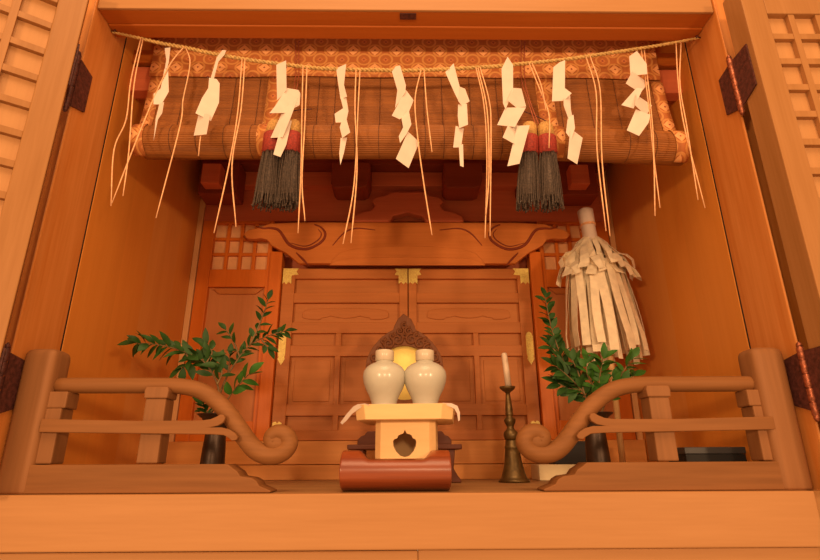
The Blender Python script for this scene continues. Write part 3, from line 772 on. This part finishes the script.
for i in range(NU):                                  # short crumpled upper strips
    a = 2*pi*i/NU+rnd.uniform(-.1, .1); wl = rnd.uniform(.016, .028); r1 = rnd.uniform(.078, .104)
    tang = Vector((-sin(a), cos(a)*sq, 0)).normalized(); path = []; wid = []
    ln = rnd.uniform(.29, .42)
    for k in range(8):
        u = k/7; cc = pn.lerp(pb, -.02+ln*u)
        r = .016+(r1-.016)*(u**.72)+.004*sin(9*u+i*2.1)
        path.append(ring(cc, r, a+.06*sin(6*u+i)))
        t2 = (tang+Vector((0, 0, 1))*rnd.uniform(-.35, .35)+Vector((cos(a), sin(a), 0))*rnd.uniform(-.3, .3)).normalized()
        wid.append(t2*wl*(.6+.5*u))
    MB().strip(path, wid, .0007).build('paper_strip', 'paper2', GO)
for i in range(7):                                   # torn flaps sticking out at the shoulders
    a = (-2.9, -2.4, -.5, .1, -1.2, -1.8, -.9)[i]; cc = pn.lerp(pb, rnd.uniform(.2, .34))
    path = [ring(cc, .05, a)+Vector((0, 0, .022)), ring(cc, .08, a)+Vector((0, 0, .014)), ring(cc, .093, a+.06), ring(cc, .094, a+.15)+Vector((0, 0, -.02))]
    tang = Vector((-sin(a), cos(a)*sq, .3)).normalized()
    MB().strip(path, [tang*.022, tang*.02, tang*.018, tang*.012], .0007).build('paper_strip', 'paper2', GO)

# ------------------------------------------------------------------ bamboo blind
YB = .935
BL = thing('bamboo_blind', 'brown bamboo blind with brocade borders, half rolled up under the top beam', 'blind', (0, YB, .58))
def sag(x): return -.0075*(x/.52)**2-.0045*(x/.52)**3
zt = at(408, 70, YB).z; RC = (YB-.002, .650); RR = .033
zmid = at(408, 134, .905).z; zlow = at(408, 155.5, .905).z
RC = (YB-.004, zlow+RR+.0145)
def scal(prof_fn, L, n, amp):                         # scalloped profile of n slats
    out = []
    for i in range(n):
        for k in range(3):
            u = (i+k/3)/n; p, nn = prof_fn(u); b_ = amp*sin(pi*k/3); out.append((p[0]+nn[0]*b_, p[1]+nn[1]*b_))
    p, nn = prof_fn(1); out.append(p); return out
ztop = zt+.03; zjoin = RC[1]+.012
pf = scal(lambda u: ((YB+.001-.012*u*u, ztop+(zjoin-ztop)*u), (-1, 0)), 0, 46, .0011)
x0, x1 = at(150, 100, YB).x, at(664, 100, YB).x
sh = MB().sheet(pf, x0, x1, 14, .003, sag, smooth=False).build('slat_sheet', 'bamboo', BL)
def rollp(u):
    a = pi*.62+2*pi*.93*u; r = RR
    return (RC[0]+r*cos(a), RC[1]+r*sin(a)), (cos(a), sin(a))
pr = scal(rollp, 0, 44, .0011)
xr0, xr1 = at(138, 155, .91).x, at(689, 158, .91).x
rl = MB(); k = len(pr); vs = []; nx = 14
for i in range(nx+1):
    x = xr0+(xr1-xr0)*i/nx
    for y, z in pr: vs.append((x, y, z+sag(x)))
fs = [[i*k+j, i*k+(j+1) % k, (i+1)*k+(j+1) % k, (i+1)*k+j] for i in range(nx) for j in range(k)]+[list(range(k)), list(range(nx*k, nx*k+k))]
rl.add(vs, fs); rl.build('rolled_slats', 'bamboo', BL)
for px_ in (182, 207, 233, 258, 318, 335, 357, 380, 402, 424, 442, 470, 497, 560, 590, 617, 642):
    x = at(px_, 110, YB).x
    pth = [(x, YB-.0016-.012*(i/8)**2, ztop+(zjoin-ztop)*i/8+sag(x)) for i in range(9)]
    MB().tube(pth+[(x, RC[0]+(RR+.0014)*cos(a), RC[1]+(RR+.0014)*sin(a)+sag(x)) for a in [pi*.66+pi*.9*i/12 for i in range(13)]], .0005, 4).build('stitching', 'stitch', BL)
va0, va1 = at(152, 60, YB-.006).x, at(657, 60, YB-.006).x
zv0, zv1 = at(408, 76.5, YB-.006).z, .935
vp = [(YB-.006+.0012*sin(i*1.3), zv1+(zv0-zv1)*i/10) for i in range(11)]
MB().sheet(vp, va0, va1, 24, .002, lambda x: .0035*sin(x*21)*.4-.003*(x/.52)**2).build('valance', 'broc', BL)
def border(xa, xb, off=.003):
    pth = [(YB-off-.0115*(i/10)**2, zv0+.004+(zjoin-zv0)*i/10) for i in range(11)]
    pth += [(RC[0]+(RR+off)*cos(a), RC[1]+(RR+off)*sin(a)) for a in [pi*.70+pi*.75*i/14 for i in range(15)]]
    m = MB(); k = len(pth)
    return pth
def mkborder(pxa, pxb, slope=0):
    pth = border(0, 0); m = MB(); vs = []; k = len(pth)
    a0, b0 = at(pxa, 90, YB).x, at(pxb, 90, YB).x
    for i, (y, z) in enumerate(pth):
        u = i/(k-1); sh_ = slope*u
        for x in (a0+sh_, b0+sh_): vs.append((x, y, z+sag(x)))
        for x in (a0+sh_, b0+sh_): vs.append((x, y+.0012 if i < 11 else y+.0008, z+sag(x)+(.0008 if i > 16 else 0)))
    fs = []
    for i in range(k-1):
        o_ = i*4
        for p, q in ((0, 1), (1, 3), (3, 2), (2, 0)): fs.append([o_+p, o_+q, o_+4+q, o_+4+p])
    fs += [[0, 2, 3, 1], [4*k-4, 4*k-3, 4*k-1, 4*k-2]]
    m.add(vs, fs, True).build('brocade_border', 'broc', BL)
mkborder(149, 161); mkborder(268, 285, -.004); mkborder(535, 552, .004); mkborder(651, 663, .014)

# tassels hanging in front of the roll
YT = .879
def tassel(label, heads, zc_, zr, zs, ze, cordx, hook):
    cx = sum(h[0] for h in heads)/len(heads)
    c0 = at(cx, zc_, YT)
    T = thing('tassel', label, 'tassel', (c0.x, YT, at(cx, ze, YT).z), 'black and red tassels on the blind')
    for hx, bxp, sd in heads:
        rnd = random.Random(sd)
        top = at(hx, zc_, YT); r1 = at(hx+(bxp-hx)*.25, zr, YT); r2 = at(hx+(bxp-hx)*.45, zs, YT); en = at(bxp, ze, YT)
        hw = .0168
        MB().lathe([(.004, 0), (.011, -.004), (.0142, -.011), (hw-.001, (r1.z-top.z)-.001)], (top.x, YT, top.z), 36, sy=.8, ribs=12, amp=.05, lean=((r1.x-top.x)/(r1.z-top.z), 0)).build('cap', 'tyel', T)
        MB().lathe([(hw-.0005, 0), (hw+.001, -.004), (hw+.0014, r2.z-r1.z)], (r1.x, YT, r1.z), 40, sy=.85, ribs=14, amp=.05, lean=((r2.x-r1.x)/(r2.z-r1.z), 0)).build('red_band', 'tred', T)
        sk = MB()
        for i in range(110):
            a = rnd.uniform(0, 2*pi); q = math.sqrt(rnd.random())
            p0 = Vector((r2.x+cos(a)*q*hw, YT+sin(a)*q*hw*.8, r2.z+.003)); f = 1.32+rnd.uniform(-.1, .25)
            p2 = Vector((en.x+cos(a)*q*hw*f, YT+sin(a)*q*hw*1.0, en.z+rnd.uniform(-.004, .012)+.004*q))
            pm = p0.lerp(p2, .5)+Vector((rnd.uniform(-.003, .003), rnd.uniform(-.001, .001), 0)); pe = p2+Vector((rnd.uniform(-.003, .003), 0, -.002))
            sk.tube(smooth_path([p0, pm, p2, pe], 3), .00085, 4)
        sk.lathe([(hw*.8, 0), (hw*1.15, (en.z-r2.z)*.8)], (r2.x, YT, r2.z), 16, sy=.7, lean=((en.x-r2.x)/(en.z-r2.z), 0))
        sk.build('skirt', 'tblack', T)
    cdm = MB()
    for o_ in (-1.6, 1.6):
        p = [at(cordx+o_, 41, YB-.010), at(cordx+o_, 78, YB-.012), at(cordx+o_*.6+(cx-cordx)*.4, 100, .897), at(cx+o_, zc_+2, YT+.002)]
        cdm.tube(smooth_path(p, 4), .0010, 6)
    cdm.build('hanging_cord', 'cord', T)
    h0, h1 = at(*hook[0], .893), at(*hook[1], .893)
    MB().tube(smooth_path([h0, h0.lerp(h1, .5)+Vector((0, 0, .002)), h1], 5), .0011, 6).build('hook', 'iron', T)
tassel('black-skirted tassel with red band, hanging at the left behind the paper streamer', [(276, 266, 1), (294, 287, 2)], 120, 134, 153, 207, 297, [(284, 113), (312, 109)])
tassel('black-skirted tassel with red band and yellow caps, hanging at the right', [(529, 528, 3), (545, 551, 4)], 122, 137, 154, 208, 523, [(520, 110), (548, 122)])

# ------------------------------------------------------------------ straw rope with paper streamers and straws
YP = .862
rp = [(112, 32), (137, 37.5), (160, 43), (187, 48), (215, 54), (250, 60), (285, 64.5), (315, 68), (345, 69.5), (375, 70), (403, 70.5), (440, 69.5), (470, 68), (500, 66), (520, 64), (565, 59.5), (600, 54.5), (637, 49), (670, 43.5), (698, 38)]
RPt = [at(a, b, YP) for a, b in rp]; RPt[0].x = -.5985; RPt[-1].x = .5965
sp_ = smooth_path(RPt, 24)
ROPE = thing('straw_rope', 'twisted straw rope sagging across the front of the alcove, nailed at both ends', 'rope', tuple(sp_[len(sp_)//2]))
for ph in (0, pi):
    q = []
    L_ = 0
    for i, p in enumerate(sp_):
        if i: L_ += (sp_[i]-sp_[i-1]).length
        a = ph+2*pi*L_/.017; e = min(1, i/60, (len(sp_)-1-i)/60); rr = .0012+.0008*e
        q.append(p+Vector((0, cos(a)*rr, sin(a)*rr)))
    k = len(q)
    MB().tube(q, [.0017+.0007*min(1, i/60, (k-1-i)/60) for i in range(k)], 7).build('rope_strand', 'rope', ROPE)
fz = MB(); rnd = random.Random(5)
for i in range(150):
    p = sp_[rnd.randrange(2, len(sp_)-2)]; d = Vector((rnd.choice((-1, 1))*rnd.uniform(.6, 1), rnd.uniform(-.5, .1), rnd.uniform(-.6, .6))).normalized()
    fz.tube([p, p+d*.004, p+d*rnd.uniform(.008, .014)+Vector((0, 0, -.001))], [.0004, .0003, .0002], 4)
fz.build('loose_fibres', 'rope', ROPE)['kind'] = 'stuff'
for s, lab in ((-1, 'dark nail in the left jamb holding the rope end'), (1, 'dark nail in the right jamb holding the rope end')):
    p = sp_[0] if s < 0 else sp_[-1]
    m = MB().tube([(s*.604, p.y, p.z), (s*.592, p.y-.003, p.z), (s*.590, p.y-.0035, p.z)], [.0016, .0016, .0034], 8)
    tag(m.build('nail', 'iron'), lab, 'nail', 'nails of the straw rope')

C3, C2, C4 = (140, 20, 3.5), (270, 0, 2.929), (480, 20, 3.296)
SHD = [
 ('narrow twisted white zigzag paper streamer, the leftmost on the straw rope', C3, [[(83, 93), (106, 95), (102, 150), (97, 172), (88, 172), (92, 140)], [(88, 170), (98, 170), (97, 245), (72, 292), (48, 296), (50, 262), (72, 240)], [(68, 292), (86, 290), (80, 330), (64, 350), (50, 425), (55, 345)]]),
 ('white paper streamer with one long folded tail, second from the left on the rope', C3, [[(268, 128), (290, 108), (304, 112), (298, 126), (274, 146), (256, 206), (242, 204)], [(243, 204), (266, 202), (275, 214), (272, 280), (246, 350), (200, 336), (220, 280), (240, 240)], [(206, 322), (250, 340), (236, 405), (185, 400)]]),
 ('broad white zigzag paper streamer in front of the left tassel', C2, [[(17, 185), (48, 180), (50, 268), (20, 292)], [(48, 258), (80, 254), (86, 262), (84, 298), (48, 332), (4, 346), (20, 318)], [(40, 322), (84, 294), (62, 350), (38, 404), (0, 400), (16, 368)], [(40, 346), (62, 348), (46, 420), (30, 458), (11, 455), (24, 404)]]),
 ('slim white zigzag paper streamer, fourth from the left on the rope', C2, [[(193, 196), (224, 193), (217, 250), (226, 286), (206, 288), (199, 240)], [(206, 285), (223, 283), (229, 320), (222, 354), (193, 362), (190, 338), (214, 316)], [(209, 355), (224, 350), (236, 394), (212, 406), (204, 372)], [(207, 404), (225, 398), (216, 446), (206, 483), (203, 450)]]),
 ('white zigzag paper streamer with wide square tail, middle of the rope', C2, [[(357, 206), (368, 194), (381, 195), (398, 255), (396, 274), (366, 312), (373, 262)], [(397, 261), (421, 286), (406, 325), (380, 350), (357, 345), (374, 310)], [(385, 345), (406, 323), (414, 370), (400, 396), (381, 420), (377, 398), (390, 374)], [(404, 385), (438, 407), (406, 490), (369, 472)]]),
 ('white zigzag paper streamer with thin pointed tail, right of the middle of the rope', C2, [[(514, 206), (538, 184), (555, 256), (553, 302), (540, 272)], [(554, 255), (572, 256), (586, 290), (562, 312), (550, 300)], [(551, 305), (576, 308), (579, 370), (554, 376), (550, 340)], [(544, 368), (569, 369), (560, 430), (536, 436)], [(553, 428), (565, 424), (567, 490), (557, 485)]]),
 ('broad white zigzag paper streamer just left of the right tassel', C2, [[(679, 198), (696, 166), (711, 194), (711, 272), (690, 320), (683, 300)], [(709, 260), (738, 254), (753, 304), (722, 316), (694, 302)], [(690, 313), (746, 325), (716, 376), (667, 360)], [(704, 350), (740, 365), (718, 421), (679, 410)], [(724, 368), (758, 374), (730, 481), (697, 482)]]),
 ('white zigzag paper streamer just right of the right tassel, with long lower flap', C4, [[(243, 152), (262, 140), (279, 136), (279, 226), (300, 246), (276, 266), (240, 262)], [(274, 262), (300, 241), (301, 290), (306, 320), (290, 327), (274, 286)], [(289, 323), (306, 316), (311, 360), (300, 396), (284, 370)], [(297, 358), (343, 380), (322, 473), (286, 460)]]),
 ('wide stepped white paper streamer, the rightmost on the straw rope', C4, [[(494, 116), (516, 104), (546, 150), (549, 182), (500, 177)], [(499, 174), (567, 190), (531, 236), (471, 225)], [(513, 228), (532, 234), (506, 292), (469, 275)], [(510, 250), (579, 265), (550, 312), (504, 290)], [(514, 294), (556, 320), (551, 345), (525, 381), (489, 356)]]),
]
rnd = random.Random(2)
for lab, cr, pieces in SHD:
    allp = [p for pc in pieces for p in crop(pc, *cr)]
    tpx = min(allp, key=lambda p: p[1]); b0 = at(*tpx, YP-.004)
    S = MB()
    for k, pc in enumerate(pieces):
        P = xz(crop(pc, *cr), YP-.006); cx = sum(p[0] for p in P)/len(P); cz = sum(p[1] for p in P)/len(P)
        tilt = (.85 if k % 2 else -.7)+rnd.uniform(-.2, .2); tz = rnd.uniform(-.18, .18); off = (.0014 if k % 2 else 0)-.0008*(k % 3)
        n = len(P); vs = []
        for th_ in (0, .0005):
            for x, z in P:
                y = YP-.0062+off+tilt*(x-cx)*.5+tz*(z-cz)*.3+th_
                vs.append((x, y, z))
        S.add(vs, [list(range(n)), list(range(2*n-1, n-1, -1))]+[[i, n+i, n+(i+1) % n, (i+1) % n] for i in range(n)])
    o = S.build('paper_streamer', 'paper')
    bb = Vector((b0.x, b0.y, b0.z))
    for v in o.data.vertices: v.co -= bb
    o.location = bb
    tag(o, lab, 'paper streamer', 'zigzag paper streamers on the straw rope')

STR = [
 ('pair of straws hanging nearest the left jamb', [[(141, 38), (131, 80), (126, 120), (114, 150), (111, 206)], [(143, 39), (134, 85), (129, 150), (123, 196)]]),
 ('pair of straws spreading apart below the rope, left of the second streamer', [[(186, 48), (190, 64), (183, 100), (180, 126), (156, 218)], [(184, 47), (171, 63), (157, 91), (139, 134), (112, 203)]]),
 ('pair of straws hanging between the second streamer and the left tassel', [[(242, 59), (238, 110), (230, 160), (214, 233)], [(245, 59), (241, 110), (232, 165), (236, 227)]]),
 ('pair of straws hanging just right of the left tassel', [[(303, 66), (302, 110), (301, 170), (298, 233)], [(307, 67), (305, 120), (302, 180), (305, 221)]]),
 ('crossing pair of straws hanging right of the slim fourth streamer', [[(360, 70), (358, 110), (354, 185), (343, 244)], [(356, 70), (355, 110), (357, 170), (351, 243)]]),
 ('uneven pair of straws, one short, right of the middle streamer', [[(421, 70), (415, 100), (418, 140), (424, 185), (432, 235)], [(424, 70), (427, 110), (432, 152)]]),
 ('trio of straws hanging left of the right tassel', [[(476, 68), (484, 105), (487, 160), (485, 238)], [(480, 67), (489, 100), (491, 130), (490, 236)], [(478, 68), (487, 110), (489, 170), (486, 215)]]),
 ('short pair of straws hanging in front of the right tassel', [[(529, 63), (540, 90), (549, 115), (549, 148)], [(532, 63), (541, 85), (546, 110)]]),
 ('pair of straws hanging right of the right tassel, above the paper wand', [[(586, 57), (596, 92), (597, 150), (606, 231)], [(590, 56), (600, 90), (602, 160), (610, 236)]]),
 ('pair of straws hanging behind the rightmost streamer', [[(644, 48), (652, 120), (654, 165), (655, 216)], [(641, 48), (648, 100), (653, 150), (660, 208)]]),
 ('pair of straws hanging nearest the right jamb', [[(676, 43), (678, 80), (684, 125), (705, 208)], [(681, 42), (680, 85), (687, 128), (698, 200)]]),
]
for i, (lab, st) in enumerate(STR):
    p0 = at(*st[0][0], YP-.002)
    T = thing('straw_pendant', lab, 'straw', tuple(p0), 'straws hanging from the rope')
    for j, s in enumerate(st):
        dp = -.0045-.0026*j if i != 9 else .001+.002*j
        pts = [at(a, b, YP+(dp if k else -.0035 if dp < 0 else .0035)) for k, (a, b) in enumerate(s)]
        q = smooth_path(pts, 6)
        MB().tube(q, [.0013 if k < len(q)-2 else .0010 for k in range(len(q))], 6).build('strand', 'straw', T)
tag(MB().tube([at(201, 133, YP-.004), at(199.5, 145, YP-.004), at(198.5, 156, YP-.004)], .0011, 6).build('straw_piece', 'straw'), 'single short straw end showing below the second streamer', 'straw')
